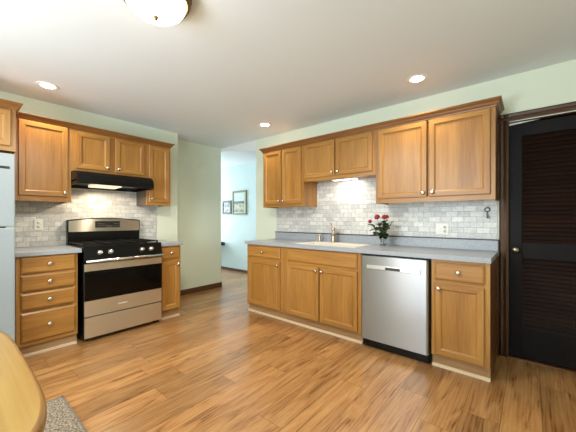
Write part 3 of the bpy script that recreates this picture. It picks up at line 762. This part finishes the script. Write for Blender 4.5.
for (x, y), lb, pw in cans:
    t = thing('recessed_light', lb, 'ceiling light', (x, y, H), 0, 'recessed ceiling lights')
    b = MB(); b.lathe([(0.088, 0.0), (0.086, -0.004), (0.078, -0.007), (0.058, -0.004), (0.052, 0.0)], n=32, cap=False); b.build('trim_ring', 'whitepaint', t)
    b = MB(); b.lathe([(0.054, -0.001), (0.045, -0.008), (0.025, -0.013), (0, -0.015)], n=32, cap=False); b.build('lamp_face', 'canglow', t)
    spot('can_lamp', (x, y, H-0.03), (x, y, 0), pw, WARM, 130, 0.8, 0.06)
t = thing('under_cabinet_light', 'slim light fixed under the short cabinet above the sink', 'light', (2.27, -0.13, 1.669))
b = MB(); b.box(-0.16, 0.16, -0.04, 0.04, -0.009, 0, bevel=0.002); b.build('housing', 'whitepaint', t)
b = MB(); b.box(-0.15, 0.15, -0.03, 0.03, -0.012, -0.008); b.build('lens', 'puckglow', t)
area('sink_lamp', (2.27, -0.13, 1.654), (2.27, -0.06, 0.9), 0.22, 0.05, 1.7, (1.0, 0.95, 0.86))

# ------------------------------------------------------------------ outlets, key hook
def outlet(label, loc, rz, w_, h_, sw):
    t = thing('wall_outlet', label, 'outlet', loc, rz)
    b = MB(); b.ringpanel(-w_/2, w_/2, -h_/2, h_/2, [(0, 0), (0, -0.004), (0.004, -0.007)]); b.build('plate', 'white', t)
    xs = [0.0] if w_ < 0.09 else [-0.023, 0.023]
    for i, x in enumerate(xs):
        if sw and i == 0:
            b = MB(); b.box(x-0.006, x+0.006, -0.016, -0.006, -0.004, 0.014); b.build('switch', 'white', t); continue
        for z in (-0.02, 0.02):
            b = MB(); b.lathe([(0.0155, 0), (0.0155, 0.002), (0, 0.002)], (x, -0.0065, z), (0, -1, 0), 16); so = b.build('socket', 'white', t)
            b = MB(); b.box(x-0.007, x-0.004, -0.009, -0.0083, z-0.004, z+0.006); b.box(x+0.004, x+0.007, -0.009, -0.0083, z-0.004, z+0.006); b.box(x-0.002, x+0.002, -0.009, -0.0083, z-0.010, z-0.006); b.build('slots', 'slot', so)
outlet('white double wall plate with switch and outlet on the tile near the dark door', (3.272, -0.008, 1.10), 0, 0.118, 0.116, True)
outlet('white single outlet plate on the tile beside the fridge', (0.008, -2.522, 1.14), LEFT, 0.072, 0.116, False)
t = thing('key_hook', 'dark metal key hanging on the tile by the door casing', 'key', (3.638, -0.008, 1.27))
b = MB(); b.lathe([(0.009, 0), (0.009, 0.006), (0.004, 0.008), (0.004, 0.02), (0.007, 0.024), (0, 0.026)], (0, 0, 0.030), (0, -1, 0), 12); b.build('hook', 'nickel', t)
b = MB()
b.tube([(0.017*math.cos(a)*1.2, -0.011, 0.012+0.017*math.sin(a)) for a in [2*PI*i/20 for i in range(21)]], 0.004, 8, cap=False)
b.box(-0.005, 0.005, -0.015, -0.007, -0.068, -0.004); b.box(0.0, 0.020, -0.014, -0.008, -0.066, -0.058); b.box(0.0, 0.017, -0.014, -0.008, -0.050, -0.043)
b.build('key', 'brass', t)

# ------------------------------------------------------------------ hall pictures and console
def picture(label, x0, x1, z0, z1, fm, mat_w, parts):
    t = thing('picture_frame', label, 'picture', ((x0+x1)/2, 1.189, (z0+z1)/2)); w_, h_ = (x1-x0)/2, (z1-z0)/2
    b = MB(); b.ringpanel(-w_, w_, -h_, h_, [(0, 0), (0, -0.022), (0.035, -0.022), (0.038, -0.010)]); b.build('frame', fm, t)
    for nm, mt, (a, c, e, f), y in parts:
        b = MB(); b.box(a*w_, c*w_, y, -0.009, e*h_, f*h_); b.build(nm, mt, t)
M['sky_print'] = photo_mat('pale_print', (srgb(186, 204, 206), srgb(206, 220, 216)), 1.0, 6)
M['mid_print'] = plain('dark_print_band', srgb(66, 78, 84), 0.4, noise=0.2, nscale=12)
M['low_print'] = photo_mat('mottled_print', (srgb(98, 104, 92), srgb(190, 188, 160)), 3.0, 14)
M['small_print'] = photo_mat('small_mottled_print', (srgb(70, 80, 86), srgb(190, 186, 178)), 5.0, 16)
M['cream'] = plain('cream_mat', srgb(206, 208, 176), 0.6)
picture('larger hall picture with thin olive frame and pale upper half', -1.387, -0.903, 1.30, 1.845, 'frame_olive', 'cream',
        [('mat_board', 'cream', (-0.86, 0.86, -0.87, 0.87), -0.011), ('print', 'sky_print', (-0.76, 0.66, 0.05, 0.80), -0.013), ('print', 'mid_print', (-0.80, 0.66, -0.07, 0.12), -0.014), ('print', 'low_print', (-0.80, 0.66, -0.80, -0.07), -0.013)])
picture('smaller dark-framed hall picture left of the olive-framed one', -1.765, -1.44, 1.315, 1.635, 'frame_black', 'cream',
        [('print', 'small_print', (-0.70, 0.70, -0.74, 0.74), -0.013)])
t = thing('console_table', 'dark small console table half hidden behind the hall corner', 'table', (-1.88, 0.98, 0))
b = MB(); b.box(-0.42, 0.245, -0.17, 0.17, 0.575, 0.655, bevel=0.006); b.build('tabletop', 'frame_black', t)
for x in (-0.39, -0.1):
    for y in (-0.14, 0.14): b = MB(); b.box(x-0.018, x+0.018, y-0.018, y+0.018, 0, 0.576); b.build('leg', 'frame_black', t)

# ------------------------------------------------------------------ rug and dining table
t = thing('area_rug', 'speckled grey-brown rug under the dining table', 'rug', (2.55, -3.55, 0))
b = MB(); b.box(-1.012, 1.012, -0.90, 0.90, 0.0, 0.010, bevel=0.002); b.build('pile', 'rug', t)
b = MB()
for (x0, x1, y0, y1) in ((-1.022, -1.008, -0.907, 0.907), (1.008, 1.022, -0.907, 0.907), (-1.022, 1.022, 0.896, 0.907), (-1.022, 1.022, -0.907, -0.896)): b.box(x0, x1, y0, y1, 0, 0.011)
b.build('binding', 'rug_edge', t)
t = thing('dining_table', 'yellow oak dining table with rounded corners at the lower left', 'table', (2.70, -3.49, 0))
def sup(a, c, n=96, e=4.8):
    out = []
    for i in range(n):
        th = 2*PI*i/n; cs, sn = math.cos(th), math.sin(th)
        out.append((a*math.copysign(abs(cs)**(2/e), cs), c*math.copysign(abs(sn)**(2/e), sn)))
    return out
def rings(mb, prof, mi=0, top=True, bottom=True):
    R = [[mb.bm.verts.new((x, y, z)) for x, y in sup(0.55-i, 0.50-i)] for i, z in prof]
    for a, c in zip(R, R[1:]):
        for k in range(len(a)): mb.face([a[k], a[(k+1) % len(a)], c[(k+1) % len(a)], c[k]], mi, True)
    if bottom: mb.face(list(reversed(R[0])), mi)
    if top: mb.face(R[-1], mi)
b = MB(); rings(b, [(0.0125, 0.715), (0.012, 0.7502)]); b.build('tabletop', 'table', t)
b = MB(); rings(b, [(0.0125, 0.714), (0.008, 0.714), (0.002, 0.719), (0.0, 0.728), (0.0, 0.740), (0.003, 0.747), (0.008, 0.7498), (0.010, 0.7502), (0.012, 0.7502)], top=False, bottom=False); b.build('edge_band', 'table_edge', t)
b = MB()
for (x0, x1, y0, y1) in ((-0.42, 0.42, 0.36, 0.38), (-0.42, 0.42, -0.38, -0.36), (-0.42, -0.40, -0.38, 0.38), (0.40, 0.42, -0.38, 0.38)): b.box(x0, x1, y0, y1, 0.63, 0.716)
b.build('apron', 'table_edge', t)
for sx in (-1, 1):
    for sy in (-1, 1):
        b = MB(); b.lathe([(0.024, 0.011), (0.03, 0.05), (0.022, 0.10), (0.032, 0.30), (0.036, 0.48), (0.026, 0.56), (0.04, 0.60), (0.04, 0.716)], (sx*0.40, sy*0.36, 0), n=20); b.build('leg', 'table_edge', t)
